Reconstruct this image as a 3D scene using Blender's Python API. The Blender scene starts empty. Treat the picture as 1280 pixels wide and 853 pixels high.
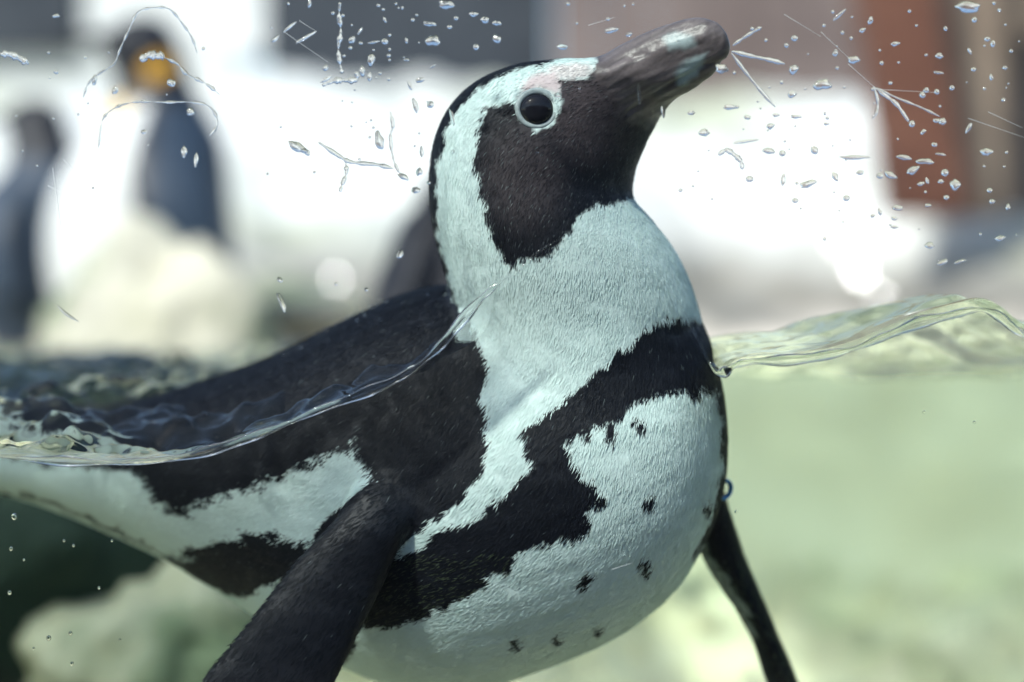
import bpy, bmesh, math, random
import numpy as np
from mathutils import Vector, Matrix, noise as mnoise
from mathutils.bvhtree import BVHTree

random.seed(7); RNG = np.random.default_rng(7)
SC = bpy.context.scene
COL = SC.collection

# ------------------------------------------------------------------ camera, sky, sun, exposure
CAM_Y = -0.97                 # the camera stands about a metre in front of the tank window
S = 0.00042                   # metres per photograph pixel one metre away
cam_d = bpy.data.cameras.new('camera'); cam = bpy.data.objects.new('camera', cam_d); COL.objects.link(cam)
cam.location = (0, CAM_Y, 0); cam.rotation_euler = (math.radians(90), 0, 0)
cam_d.sensor_width = 36; cam_d.lens = 36 / (1280 * S)
cam_d.clip_start = 0.02; cam_d.clip_end = 500
cam_d.dof.use_dof = True; cam_d.dof.focus_distance = 0.995; cam_d.dof.aperture_fstop = 2.1
cam_d.dof.aperture_blades = 8
SC.camera = cam

SUN_EL, SUN_AZ = 47, -140      # degrees; azimuth from +y (beyond the tank) towards +x
world = bpy.data.worlds.new('World'); SC.world = world; world.use_nodes = True
wn = world.node_tree; bg = wn.nodes['Background']
sky = wn.nodes.new('ShaderNodeTexSky'); sky.sky_type = 'NISHITA'; sky.sun_disc = False
sky.sun_elevation = math.radians(SUN_EL); sky.sun_rotation = math.radians(SUN_AZ)
wn.links.new(sky.outputs[0], bg.inputs[0]); bg.inputs[1].default_value = 0.15
sun_d = bpy.data.lights.new('sun', 'SUN'); sun = bpy.data.objects.new('sun', sun_d); COL.objects.link(sun)
sun_d.energy = 3.4; sun_d.angle = math.radians(5); sun_d.color = (1.0, 0.98, 0.94)
e, a = math.radians(SUN_EL), math.radians(SUN_AZ)
sdir = Vector((math.cos(e) * math.sin(a), math.cos(e) * math.cos(a), math.sin(e)))
sun.rotation_euler = sdir.to_track_quat('Z', 'Y').to_euler(); sun.location = sdir * 8

vs = SC.view_settings
vs.view_transform = 'Standard'; vs.look = 'None'; vs.gamma = 1.0; vs.use_curve_mapping = False
vs.exposure = 0.5
SC.render.engine = 'CYCLES'
cy = SC.cycles
cy.use_denoising = True
cy.max_bounces = 12; cy.transparent_max_bounces = 24; cy.transmission_bounces = 10
cy.caustics_reflective = False; cy.caustics_refractive = True
cy.sample_clamp_indirect = 6.0

# ------------------------------------------------------------------ helpers
def P(px, row, y=0.0):
    """a photograph pixel at depth y behind the tank window -> a point in metres"""
    d = y - CAM_Y
    return Vector(((px - 640) * S * d, y, (426.5 - row) * S * d))

def new_mesh_obj(name, verts, faces, mat, parent=None, smooth=True):
    me = bpy.data.meshes.new(name)
    me.from_pydata([tuple(v) for v in verts], [], [tuple(f) for f in faces])
    me.update()
    if smooth: me.polygons.foreach_set('use_smooth', [True] * len(me.polygons))
    o = bpy.data.objects.new(name, me); COL.objects.link(o)
    if mat: me.materials.append(mat)
    if parent: o.parent = parent
    return o

def bm_obj(name, bm, mat, parent=None, smooth=False):
    bmesh.ops.recalc_face_normals(bm, faces=bm.faces)
    me = bpy.data.meshes.new(name); bm.to_mesh(me); bm.free()
    if smooth: me.polygons.foreach_set('use_smooth', [True] * len(me.polygons))
    o = bpy.data.objects.new(name, me); COL.objects.link(o)
    if mat: me.materials.append(mat)
    if parent: o.parent = parent
    return o

def empty(name, loc):
    o = bpy.data.objects.new(name, None); COL.objects.link(o); o.location = loc; o.empty_display_size = 0.05
    return o

def tag(o, label=None, cat=None, group=None, kind=None):
    if label: o['label'] = label
    if cat: o['category'] = cat
    if group: o['group'] = group
    if kind: o['kind'] = kind
    return o

def nm(mat):
    m = bpy.data.materials.new(mat); m.use_nodes = True
    nt = m.node_tree
    return m, nt, nt.nodes, nt.links, nt.nodes['Principled BSDF'], nt.nodes['Material Output']

def mottled(name, c1, c2, scale=6, rough=0.8, bump=0.3, c3=None, scale3=1.5, spec=0.3, bdist=0.01):
    m, nt, N, L, b, out = nm(name)
    tc = N.new('ShaderNodeTexCoord')
    n = N.new('ShaderNodeTexNoise'); n.inputs['Scale'].default_value = scale; n.inputs['Detail'].default_value = 7
    n.inputs['Roughness'].default_value = 0.62
    L.new(tc.outputs['Object'], n.inputs['Vector'])
    r = N.new('ShaderNodeValToRGB'); r.color_ramp.elements[0].position = .33; r.color_ramp.elements[1].position = .68
    r.color_ramp.elements[0].color = (*c1, 1); r.color_ramp.elements[1].color = (*c2, 1)
    L.new(n.outputs['Fac'], r.inputs[0])
    col = r.outputs[0]
    if c3:
        n3 = N.new('ShaderNodeTexNoise'); n3.inputs['Scale'].default_value = scale3; n3.inputs['Detail'].default_value = 4
        L.new(tc.outputs['Object'], n3.inputs['Vector'])
        r3 = N.new('ShaderNodeValToRGB'); r3.color_ramp.elements[0].position = .48; r3.color_ramp.elements[1].position = .62
        L.new(n3.outputs['Fac'], r3.inputs[0])
        mx = N.new('ShaderNodeMixRGB'); mx.inputs[2].default_value = (*c3, 1)
        L.new(r3.outputs[0], mx.inputs[0]); L.new(col, mx.inputs[1]); col = mx.outputs[0]
    L.new(col, b.inputs['Base Color'])
    b.inputs['Roughness'].default_value = rough; b.inputs['Specular IOR Level'].default_value = spec
    nb = N.new('ShaderNodeTexNoise'); nb.inputs['Scale'].default_value = scale * 6; nb.inputs['Detail'].default_value = 5
    L.new(tc.outputs['Object'], nb.inputs['Vector'])
    bp = N.new('ShaderNodeBump'); bp.inputs['Strength'].default_value = bump; bp.inputs['Distance'].default_value = bdist
    L.new(nb.outputs['Fac'], bp.inputs['Height']); L.new(bp.outputs[0], b.inputs['Normal'])
    return m

def catmull(vals, sub):
    """vals (n, k) -> finer (m, k) through the same points"""
    v = np.asarray(vals, float); n = len(v)
    out = []
    for i in range(n - 1):
        p0, p1, p2, p3 = v[max(i - 1, 0)], v[i], v[i + 1], v[min(i + 2, n - 1)]
        for k in range(sub):
            t = k / sub
            out.append(.5 * ((2 * p1) + (-p0 + p2) * t + (2 * p0 - 5 * p1 + 4 * p2 - p3) * t * t + (-p0 + 3 * p1 - 3 * p2 + p3) * t ** 3))
    out.append(v[-1])
    return np.array(out)

def loft(stations, sub=6, nseg=48, ex=2.0):
    """stations: (ax, az, bx, bz, y, half_depth) in metres; closed tube of superellipses"""
    st = catmull(stations, sub)
    verts, faces = [], []
    for ax, az, bx, bz, y, hd in st:
        c = np.array([(ax + bx) / 2, y, (az + bz) / 2]); u = np.array([(bx - ax) / 2, 0, (bz - az) / 2]); v = np.array([0, max(hd, .0005), 0])
        for k in range(nseg):
            t = 2 * math.pi * k / nseg
            ct, sn = math.cos(t), math.sin(t)
            cu = math.copysign(abs(ct) ** (2 / ex), ct); sv = math.copysign(abs(sn) ** (2 / ex), sn)
            verts.append(c + u * cu + v * sv)
    m = len(st)
    for i in range(m - 1):
        for k in range(nseg):
            a = i * nseg + k; b = i * nseg + (k + 1) % nseg
            faces.append((a, b, b + nseg, a + nseg))
    faces.append(tuple(range(nseg - 1, -1, -1))); faces.append(tuple(range((m - 1) * nseg, m * nseg)))
    return verts, faces

def px_stations(rows):
    out = []
    for (a, b, y, hd) in rows:
        A = P(a[0], a[1], y); B = P(b[0], b[1], y)
        out.append((A.x, A.z, B.x, B.z, y, hd))
    return out

def fuse(name, lofts, voxel, smooth_it):
    """join closed lofts into one continuous skin"""
    V, F = [], []
    for v, f in lofts:
        o = len(V); V += [tuple(q) for q in v]; F += [tuple(i + o for i in q) for q in f]
    me = bpy.data.meshes.new(name); me.from_pydata(V, [], F)
    bm = bmesh.new(); bm.from_mesh(me); bmesh.ops.recalc_face_normals(bm, faces=bm.faces); bm.to_mesh(me); bm.free()
    ob = bpy.data.objects.new(name, me); COL.objects.link(ob)
    r = ob.modifiers.new('skin', 'REMESH'); r.mode = 'VOXEL'; r.voxel_size = voxel; r.adaptivity = 0
    s = ob.modifiers.new('soften', 'SMOOTH'); s.factor = .5; s.iterations = smooth_it
    dg = bpy.context.evaluated_depsgraph_get()
    me2 = bpy.data.meshes.new_from_object(ob.evaluated_get(dg))
    ob.modifiers.clear(); ob.data = me2; me2.name = name
    bpy.data.meshes.remove(me)
    me2.polygons.foreach_set('use_smooth', [True] * len(me2.polygons))
    return ob

def co_no(me):
    n = len(me.vertices)
    co = np.empty(n * 3, np.float32); me.vertices.foreach_get('co', co)
    no = np.empty(n * 3, np.float32); me.vertices.foreach_get('normal', no)
    return co.reshape(-1, 3).astype(float), no.reshape(-1, 3).astype(float)

def sdf_poly(q, poly):
    """signed distance of points q (n,2) to a closed outline, negative inside"""
    poly = np.asarray(poly, float); n = len(poly)
    d2 = np.full(len(q), 1e18); inside = np.zeros(len(q), bool)
    for i in range(n):
        a, b = poly[i], poly[(i + 1) % n]
        ab = b - a; pa = q - a
        t = np.clip((pa @ ab) / max(ab @ ab, 1e-9), 0, 1)
        r = pa - t[:, None] * ab
        d2 = np.minimum(d2, (r * r).sum(1))
        c = ((a[1] > q[:, 1]) != (b[1] > q[:, 1]))
        if abs(b[1] - a[1]) > 1e-9:
            inside ^= c & (q[:, 0] < (b[0] - a[0]) * (q[:, 1] - a[1]) / (b[1] - a[1]) + a[0])
    d = np.sqrt(d2)
    return np.where(inside, -d, d)

def sdf_line(q, pts):
    pts = np.asarray(pts, float); d2 = np.full(len(q), 1e18)
    for a, b in zip(pts[:-1], pts[1:]):
        ab = b - a; pa = q - a
        t = np.clip((pa @ ab) / max(ab @ ab, 1e-9), 0, 1)
        r = pa - t[:, None] * ab
        d2 = np.minimum(d2, (r * r).sum(1))
    return np.sqrt(d2)

_W = RNG.normal(size=(24, 3)); _W /= np.linalg.norm(_W, axis=1)[:, None]; _PH = RNG.uniform(0, 6.28, 24)
def wob(p, scale):
    """cheap smooth noise, about -1..1, features about `scale` in size"""
    s = np.zeros(len(p))
    for i in range(12):
        f = 6.28 / scale * (0.6 + .1 * i)
        s += np.sin(p @ _W[i][:p.shape[1]] * f + _PH[i] + 1.3 * np.sin(p @ _W[i + 12][:p.shape[1]] * f * .7 + _PH[i + 12]))
    return s / 4.5

def smooth01(x, lo, hi):
    t = np.clip((x - lo) / (hi - lo), 0, 1)
    return t * t * (3 - 2 * t)

def thin_fresnel(N, L, ior):
    """the same reflectance on either face, for sheets that light crosses without bending"""
    g = N.new('ShaderNodeNewGeometry'); mr_ = N.new('ShaderNodeMapRange')
    mr_.inputs[3].default_value = ior; mr_.inputs[4].default_value = 1 / ior
    L.new(g.outputs['Backfacing'], mr_.inputs[0])
    f = N.new('ShaderNodeFresnel'); L.new(mr_.outputs[0], f.inputs['IOR'])
    return f

# ------------------------------------------------------------------ the setting: ground, pool floor, rock bank
m_ground = mottled('wet_asphalt', (.035, .038, .045), (.06, .062, .07), 3)
gv = [(-200, -200, -.62), (200, -200, -.62), (200, 200, -.62), (-200, 200, -.62)]
tag(new_mesh_obj('ground', gv, [(0, 1, 2, 3)], m_ground, smooth=False), kind='structure')

m_floor = mottled('pool_floor_sand', (.72, .62, .45), (.93, .86, .71), 13, rough=.9, bump=.5, c3=(.60, .56, .38), scale3=3.2)  # pale mottling painted in place of caustic light bands on the sand
def floor_h(p):
    r = 1 - np.abs(wob(p * np.array([1, 1.6]), .34)); r2 = 1 - np.abs(wob(p * np.array([1.5, 1]) + 3, .16))
    return -.365 + .050 * np.maximum(r, 0) ** 3 + .028 * np.maximum(r2, 0) ** 3 + .012 * wob(p + 9, .6)
nx, ny = 200, 160
gx = np.linspace(-1.55, 1.55, nx); gy = np.linspace(.0, 2.6, ny)
XX, YY = np.meshgrid(gx, gy); q = np.c_[XX.ravel(), YY.ravel()]
fv = np.c_[q, floor_h(q)]
gf = [(j * nx + i, j * nx + i + 1, (j + 1) * nx + i + 1, (j + 1) * nx + i) for j in range(ny - 1) for i in range(nx - 1)]
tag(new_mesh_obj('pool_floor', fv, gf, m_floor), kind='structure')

m_bank = mottled('bank_pale_rock', (.62, .62, .58), (.84, .85, .82), 4, rough=.75, bump=.6, c3=(.50, .52, .40), scale3=1.1)
nt_b = m_bank.node_tree; NB, LB = nt_b.nodes, nt_b.links
bsdf_b = NB['Principled BSDF']; src = bsdf_b.inputs['Base Color'].links[0].from_socket
tcb = NB.new('ShaderNodeTexCoord'); sep = NB.new('ShaderNodeSeparateXYZ'); LB.new(tcb.outputs['Object'], sep.inputs[0])
nb_ = NB.new('ShaderNodeTexNoise'); nb_.inputs['Scale'].default_value = 7; nb_.inputs['Detail'].default_value = 5; LB.new(tcb.outputs['Object'], nb_.inputs['Vector'])
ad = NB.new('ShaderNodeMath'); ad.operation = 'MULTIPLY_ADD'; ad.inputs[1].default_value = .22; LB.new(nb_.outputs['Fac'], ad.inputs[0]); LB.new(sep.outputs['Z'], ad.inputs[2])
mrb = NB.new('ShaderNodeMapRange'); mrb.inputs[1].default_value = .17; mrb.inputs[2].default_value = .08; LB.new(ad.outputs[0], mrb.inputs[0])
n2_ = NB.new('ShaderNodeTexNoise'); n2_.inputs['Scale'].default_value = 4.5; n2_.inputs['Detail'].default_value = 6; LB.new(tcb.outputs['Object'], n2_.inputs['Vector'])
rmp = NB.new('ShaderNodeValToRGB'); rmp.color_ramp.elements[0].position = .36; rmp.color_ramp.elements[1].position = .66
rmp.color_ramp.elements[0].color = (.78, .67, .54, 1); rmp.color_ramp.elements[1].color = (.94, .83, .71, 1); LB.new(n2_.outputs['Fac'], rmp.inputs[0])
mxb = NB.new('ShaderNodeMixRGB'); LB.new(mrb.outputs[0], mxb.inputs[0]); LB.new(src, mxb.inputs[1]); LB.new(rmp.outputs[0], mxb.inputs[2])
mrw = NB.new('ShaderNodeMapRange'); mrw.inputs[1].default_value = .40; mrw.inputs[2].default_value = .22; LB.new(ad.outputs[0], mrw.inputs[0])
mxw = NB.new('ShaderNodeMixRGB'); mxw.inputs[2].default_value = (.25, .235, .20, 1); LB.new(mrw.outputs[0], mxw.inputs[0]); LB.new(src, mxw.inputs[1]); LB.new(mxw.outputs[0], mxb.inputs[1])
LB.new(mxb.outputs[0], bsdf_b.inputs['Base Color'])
def bank_h(p):
    x, y = p[:, 0], p[:, 1]
    base = -.40 + .36 * smooth01(y, 1.45, 1.95) + (.80 - .14 * smooth01(x, .1, .6) - .04 * smooth01(-x, .5, 1)) * smooth01(y, 1.95, 4.9)
    crest = .10 * wob(p, 1.5) + .05 * wob(p + 5, .6) + .02 * wob(p + 11, .23)
    crest = crest * smooth01(y, 1.4, 2.2)
    return base + crest + .05 * smooth01(x, .2, 1.2) * smooth01(y, 2, 3)
nx, ny = 240, 150
gx = np.linspace(-3.2, 3.2, nx); gy = 1.35 + 5.2 * np.linspace(0, 1, ny) ** 1.3
XX, YY = np.meshgrid(gx, gy); q = np.c_[XX.ravel(), YY.ravel()]
bv = np.c_[q, bank_h(q)]
gf = [(j * nx + i, j * nx + i + 1, (j + 1) * nx + i + 1, (j + 1) * nx + i) for j in range(ny - 1) for i in range(nx - 1)]
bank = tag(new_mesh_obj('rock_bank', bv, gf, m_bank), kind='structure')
def bank_z(x, y): return float(bank_h(np.array([[x, y]]))[0])

# wet stones along the shore that glint in the sun
m_wet, nt, N, L, b, out = nm('wet_stone'); b.inputs['Base Color'].default_value = (.5, .5, .47, 1); b.inputs['Roughness'].default_value = .08; b.inputs['Specular IOR Level'].default_value = .6
bank_bvh = BVHTree.FromPolygons([Vector(v) for v in bv], gf)
for (x_, r_, sz) in [(1048, 308, .9), (1075, 340, 1.1), (1168, 346, 1.2), (1258, 318, 1.0), (1274, 300, 1.2), (197, 296, 1.0), (298, 346, .9), (330, 385, .7), (50, 350, .6), (1100, 372, .6), (420, 350, .6)]:
    o3 = Vector((0, CAM_Y, 0)); dr = (P(x_, r_, 2) - o3).normalized(); hp = bank_bvh.ray_cast(o3, dr)[0]
    if hp is None: continue
    hv = (sdir - dr).normalized()
    bm = bmesh.new(); na = 20; rr_s = .017 * sz; tops = []
    for rg, zz in ((1.0, -.010), (1.06, -.004), (.98, -.0006), (.66, -.0001), (.33, .0)):
        tops.append([bm.verts.new((rr_s * rg * math.cos(6.283 * i / na) * (1 + .12 * math.sin(2 * i * 6.283 / na + x_)), rr_s * rg * math.sin(6.283 * i / na), zz)) for i in range(na)])
    for a_, b_ in zip(tops[:-1], tops[1:]):
        for i in range(na): bm.faces.new((a_[i], a_[(i + 1) % na], b_[(i + 1) % na], b_[i]))
    bm.faces.new(tops[0][::-1]); bm.faces.new(tops[-1])
    o = bm_obj('wet_stone', bm, m_wet, smooth=True); o.rotation_mode = 'QUATERNION'; o.rotation_quaternion = hv.to_track_quat('Z', 'Y'); o.location = hp + hv * .002
    tag(o, 'small wet stone glinting in the sun on the shore of the bank', 'stone', 'wet stones along the shore')

# enclosure building and boards behind the bank
def box(bm, x0, x1, y0, y1, z0, z1):
    g = bmesh.ops.create_cube(bm, size=1)
    for v in g['verts']:
        v.co = Vector(((x0 + x1) / 2 + v.co.x * (x1 - x0), (y0 + y1) / 2 + v.co.y * (y1 - y0), (z0 + z1) / 2 + v.co.z * (z1 - z0)))
    return g['verts']

m_white = mottled('lime_wash', (.70, .70, .67), (.82, .82, .80), 3, bump=.2)
m_darkw = mottled('opening_shade', (.030, .036, .046), (.06, .068, .08), 4, bump=.2)  # openings are solid panels; the shade inside them is put into the colour
m_mauve = mottled('weathered_board', (.13, .095, .088), (.22, .17, .155), 2.5, bump=.3)
m_brown = mottled('red_brown_timber', (.11, .045, .03), (.19, .085, .055), 5, bump=.4)
m_tan = mottled('tan_timber', (.26, .19, .14), (.36, .28, .21), 4, bump=.4)
m_grey = mottled('grey_timber', (.15, .115, .095), (.23, .185, .16), 4, bump=.4)
D = 6.2
def W(px, row, d=D): return P(px, row, d + CAM_Y)
wall = tag(empty('enclosure_wall', W(300, 420)), 'low whitewashed wall with dark openings behind the pale rock bank', 'wall')
def wall_part(name, px0, px1, r0, r1, mat, d0=D, th=.12):
    bm = bmesh.new(); a_, b_ = W(px0, r1, d0), W(px1, r0, d0)
    box(bm, a_.x, b_.x, a_.y, a_.y + th, a_.z, b_.z)
    bmesh.ops.bevel(bm, geom=bm.edges[:], offset=.01, segments=1)
    o = bm_obj(name, bm, mat); o.parent = wall; o.matrix_parent_inverse = Matrix.Translation(-wall.location)
    return o
wall_part('dark_opening', -420, 96, -160, 66, m_darkw)
wall_part('lower_wall', -420, 300, 66, 430, m_white, D + .06)
wall_part('pillar', 104, 330, -160, 66, m_white, D + .03, .2)
wall_part('dark_opening', 334, 690, -160, 160, m_darkw, D + .04)
fence = tag(empty('board_fence', W(880, 420)), 'weathered mauve brown board fence behind the bank', 'fence')
xs = np.linspace(694, 1130, 8)
for i in range(7):
    bm = bmesh.new(); a_, b_ = W(xs[i], 420, D - .1), W(xs[i + 1] - 2, -160, D - .1)
    box(bm, a_.x, b_.x, a_.y + .01 * (i % 2), a_.y + .05, a_.z, b_.z)
    bmesh.ops.bevel(bm, geom=bm.edges[:], offset=.008, segments=1)
    o = bm_obj('board', bm, m_mauve); o.parent = fence; o.matrix_parent_inverse = Matrix.Translation(-fence.location)
def post(px0, px1, r0, r1, d, mat, label, lean=0.0):
    bm = bmesh.new(); a_, b_ = W(px0, r1, d), W(px1, r0, d)
    vv = box(bm, a_.x, b_.x, a_.y, a_.y + (b_.x - a_.x) * .8, a_.z, b_.z)
    for v in vv:
        if v.co.z > (a_.z + b_.z) / 2: v.co.x -= lean
    bmesh.ops.subdivide_edges(bm, edges=bm.edges[:], cuts=3, use_grid_fill=True)
    bmesh.ops.bevel(bm, geom=[e for e in bm.edges if len(e.link_faces) == 2 and e.calc_face_angle(0) > .6], offset=.015, segments=2)
    return tag(bm_obj('timber_post', bm, mat), label, 'post', 'timber posts on the bank')
post(1118, 1212, -160, 268, 3.9, m_brown, 'red brown timber post leaning on the rock bank', .10)
post(1172, 1252, -160, 272, 4.05, m_tan, 'tan timber post beside the red brown one')
post(1246, 1440, -160, 285, 4.3, m_grey, 'broad grey timber post at the end of the bank')
bm = bmesh.new(); a_, b_ = W(1085, 40, 4.15), W(1300, -40, 4.15)
box(bm, a_.x, b_.x, a_.y, a_.y + .06, a_.z, b_.z); bmesh.ops.bevel(bm, geom=bm.edges[:], offset=.01, segments=1)
tag(bm_obj('timber_beam', bm, m_tan), 'tan timber beam laid across the posts', 'beam')

# visitors' side: an unseen dark wall added behind the camera to dim window reflections
m_addwall = mottled('added_wall_dark', (.05, .045, .055), (.085, .075, .09), 8)
bm = bmesh.new(); box(bm, -6, 6, -4.2, -4.0, -.62, 1.5); bmesh.ops.bevel(bm, geom=bm.edges[:], offset=.02, segments=2)
tag(bm_obj('added_dark_wall', bm, m_addwall), 'unseen dark wall added behind the camera to dim window reflections', 'wall')

# side walls of the tank
m_conc = mottled('pool_concrete', (.38, .39, .34), (.55, .56, .50), 5, bump=.4)
for sx, nm_, lb in ((-1, 'left', 'pale concrete side wall of the tank beside the dark boulder'), (1, 'right', 'pale concrete side wall of the tank beside the timber posts')):
    bm = bmesh.new(); box(bm, sx * 1.5 - .06 + sx * .06, sx * 1.5 + .06 + sx * .06, -.01, 2.6, -.6, .06)
    bmesh.ops.bevel(bm, geom=bm.edges[:], offset=.012, segments=2)
    tag(bm_obj('tank_wall', bm, m_conc), lb, 'wall')

# boulders
def boulder(center, size, mat, label, seed, rot=0):
    bm = bmesh.new(); bmesh.ops.create_icosphere(bm, subdivisions=5, radius=1)
    off = Vector((seed * 7.3, seed * 3.1, seed))
    for v in bm.verts:
        n = v.co.normalized()
        k = 1 + .25 * mnoise.noise(n * 1.3 + off) + .13 * mnoise.noise(n * 3 + off) + .05 * mnoise.noise(n * 8 + off)
        k -= .12 * max(0, mnoise.noise(n * 2.2 - off)) ** .5
        v.co = Vector((n.x * size[0], n.y * size[1], n.z * size[2])) * k
    bmesh.ops.rotate(bm, verts=bm.verts, matrix=Matrix.Rotation(rot, 3, 'Y'))
    o = bm_obj('boulder', bm, mat, smooth=True); o.location = center
    return tag(o, label, 'boulder')
m_dkgreen = mottled('dark_green_rock', (.010, .022, .018), (.03, .05, .038), 7, rough=.85, bump=.6)  # very dark green rock tone, slightly mottled
m_wetdark = mottled('wet_dark_rock', (.008, .009, .014), (.022, .024, .032), 6, rough=.55, bump=.5, spec=.3)
m_pale = mottled('pale_pool_rock', (.50, .48, .36), (.74, .70, .58), 8, rough=.85, bump=.5, c3=(.22, .26, .17), scale3=6)
boulder(P(-30, 770, .75) , (.25, .22, .20), m_dkgreen, 'large dark green boulder standing on the pool floor', 1.2)
boulder(P(215, 850, .62), (.115, .13, .10), m_pale, 'pale blotched rock lying under water beside the dark boulder', 2.4)
boulder(P(522, 510, 1.15), (.095, .13, .335), m_wetdark, 'wet black rock rising from the water behind the neck of the swimming penguin', 3.7, .3)
boulder(P(90, 372, 2.6), (.16, .2, .09), m_pale, 'low pale stone on the bank below the king penguins', 5.3)
boulder(P(205, 560, 1.55), (.17, .13, .27), m_pale, 'rounded pale boulder in front of the yellow patched king penguin', 7.9)
boulder(P(330, 395, 2.3), (.22, .2, .07), m_pale, 'long flat pale stone at the edge of the bank', 6.6)

# ------------------------------------------------------------------ the swimming penguin
BODY = px_stations([
    ((-160, 575), (-158, 590), .25, .006),
    ((-70, 562), (-66, 604), .235, .028),
    ((40, 538), (40, 626), .215, .048),
    ((140, 510), (138, 664), .195, .063),
    ((240, 480), (228, 708), .175, .075),
    ((340, 444), (312, 762), .158, .083),
    ((430, 400), (396, 816), .142, .089),
    ((520, 362), (484, 852), .130, .092),
    ((600, 352), (572, 864), .122, .094),
    ((680, 345), (670, 838), .116, .094),
    ((752, 340), (760, 800), .112, .090),
    ((815, 342), (830, 750), .110, .082),
    ((860, 376), (872, 692), .108, .066),
    ((887, 430), (896, 636), .107, .046),
    ((902, 490), (906, 588), .106, .022)])
HEAD = px_stations([
    ((640, 690), (850, 640), .150, .050),
    ((615, 590), (868, 560), .128, .074),
    ((592, 490), (876, 478), .108, .077),
    ((574, 405), (876, 402), .095, .068),
    ((557, 345), (850, 326), .085, .062),
    ((543, 295), (816, 278), .078, .056),
    ((536, 248), (792, 247), .074, .051),
    ((537, 207), (795, 214), .071, .048),
    ((546, 166), (805, 187), .069, .046),
    ((567, 128), (816, 165), .066, .043),
    ((602, 99), (825, 148), .062, .038),
    ((647, 82), (834, 136), .056, .032),
    ((700, 75), (842, 127), .049, .026),
    ((745, 72), (850, 121), .043, .0205),
    ((775, 57), (862, 115), .038, .0165),
    ((805, 42), (876, 106), .033, .0140),
    ((840, 29), (890, 95), .028, .0120),
    ((870, 22), (903, 81), .0235, .0098),
    ((894, 27), (911, 68), .020, .0070),
    ((908, 42), (914, 58), .018, .0030)])
NEAR_FLIPPER = px_stations([
    ((505, 500), (620, 555), .100, .020),
    ((466, 562), (568, 622), .064, .022),
    ((425, 640), (508, 672), .036, .0135),
    ((376, 696), (478, 734), .030, .0095),
    ((325, 762), (446, 796), .028, .0085),
    ((279, 818), (420, 852), .028, .0075),
    ((240, 868), (396, 905), .028, .007),
    ((205, 925), (350, 968), .030, .0055),
    ((185, 985), (270, 1010), .032, .003)])
FAR_FLIPPER = px_stations([
    ((850, 585), (896, 585), .125, .026),
    ((862, 640), (910, 632), .135, .028),
    ((876, 690), (926, 684), .142, .027),
    ((898, 730), (942, 722), .146, .026),
    ((922, 766), (956, 756), .149, .025),
    ((943, 806), (974, 798), .152, .023),
    ((960, 856), (996, 850), .155, .021),
    ((985, 905), (1018, 896), .158, .016),
    ((1014, 950), (1030, 945), .16, .006)])
body = fuse('body', [loft(BODY), loft(HEAD), loft(NEAR_FLIPPER, nseg=40), loft(FAR_FLIPPER, nseg=32)], .0015, 10)
co, no = co_no(body.data)

def relax(me, c, weight, its):
    """ease folds where limbs and neck join the trunk"""
    ed = np.empty(len(me.edges) * 2, np.int32); me.edges.foreach_get('vertices', ed); ed = ed.reshape(-1, 2)
    act = weight > 0; ed = ed[act[ed[:, 0]] | act[ed[:, 1]]]
    ids = np.unique(ed); mp = np.full(len(c), -1); mp[ids] = np.arange(len(ids))
    a_, b_ = mp[ed[:, 0]], mp[ed[:, 1]]; p = c[ids].copy(); w = weight[ids][:, None]; n = len(ids)
    deg = np.maximum(np.bincount(a_, minlength=n) + np.bincount(b_, minlength=n), 1)[:, None]
    for _ in range(its):
        av = np.stack([np.bincount(a_, p[b_, k], n) + np.bincount(b_, p[a_, k], n) for k in range(3)], 1) / deg
        p += w * .8 * (av - p)
    c[ids] = p
    return c

def to_px(c):
    d = c[:, 1] - CAM_Y
    return np.c_[640 + c[:, 0] / (S * d), 426.5 - c[:, 2] / (S * d)]
px = to_px(co)
wr = smooth01(-sdf_poly(px, [(575, 375), (640, 350), (760, 360), (850, 420), (850, 520), (700, 580), (560, 560), (545, 450)]), 0, 45) * (no[:, 1] < .3)
wr2 = smooth01(-sdf_poly(px, [(440, 520), (560, 500), (610, 570), (560, 650), (470, 640), (440, 600)]), 0, 30) * (no[:, 1] < .3)
co = relax(body.data, co, wr, 260); co = relax(body.data, co, wr2, 70)
body.data.vertices.foreach_set('co', co.astype(np.float32).ravel()); body.data.update()
co, no = co_no(body.data); px = to_px(co)

# coat pattern: outlines of the dark plumage, in the bird's side view
NAPE = [(708, 60), (690, 79), (655, 84), (622, 96), (596, 112), (575, 136), (558, 168), (547, 203), (543, 243), (547, 292), (558, 342), (573, 385), (590, 415), (560, 450), (500, 420), (500, 100), (640, 50)]
FACE = [(612, 132), (642, 130), (650, 152), (672, 166), (694, 154), (702, 132), (700, 116), (696, 104), (706, 100), (722, 100), (738, 96), (746, 88), (744, 60), (900, -20), (960, 40), (930, 110), (840, 160), (815, 205), (800, 246), (770, 252), (738, 258), (720, 276), (706, 296), (698, 308), (690, 319), (668, 322), (654, 325), (642, 333), (628, 326), (616, 300), (606, 268), (599, 240), (594, 206), (598, 172), (604, 150)]
BACK = [(573, 380), (592, 412), (604, 436), (613, 470), (601, 492), (609, 522), (611, 560), (602, 590), (586, 616), (562, 640), (532, 656), (504, 682), (484, 730), (452, 792), (424, 856), (395, 1040), (140, 1040), (250, 853), (330, 760), (360, 720), (300, 748), (262, 734), (228, 712), (198, 692), (100, 648), (40, 626), (-200, 620), (-200, 380), (300, 380), (500, 340)]
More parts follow.
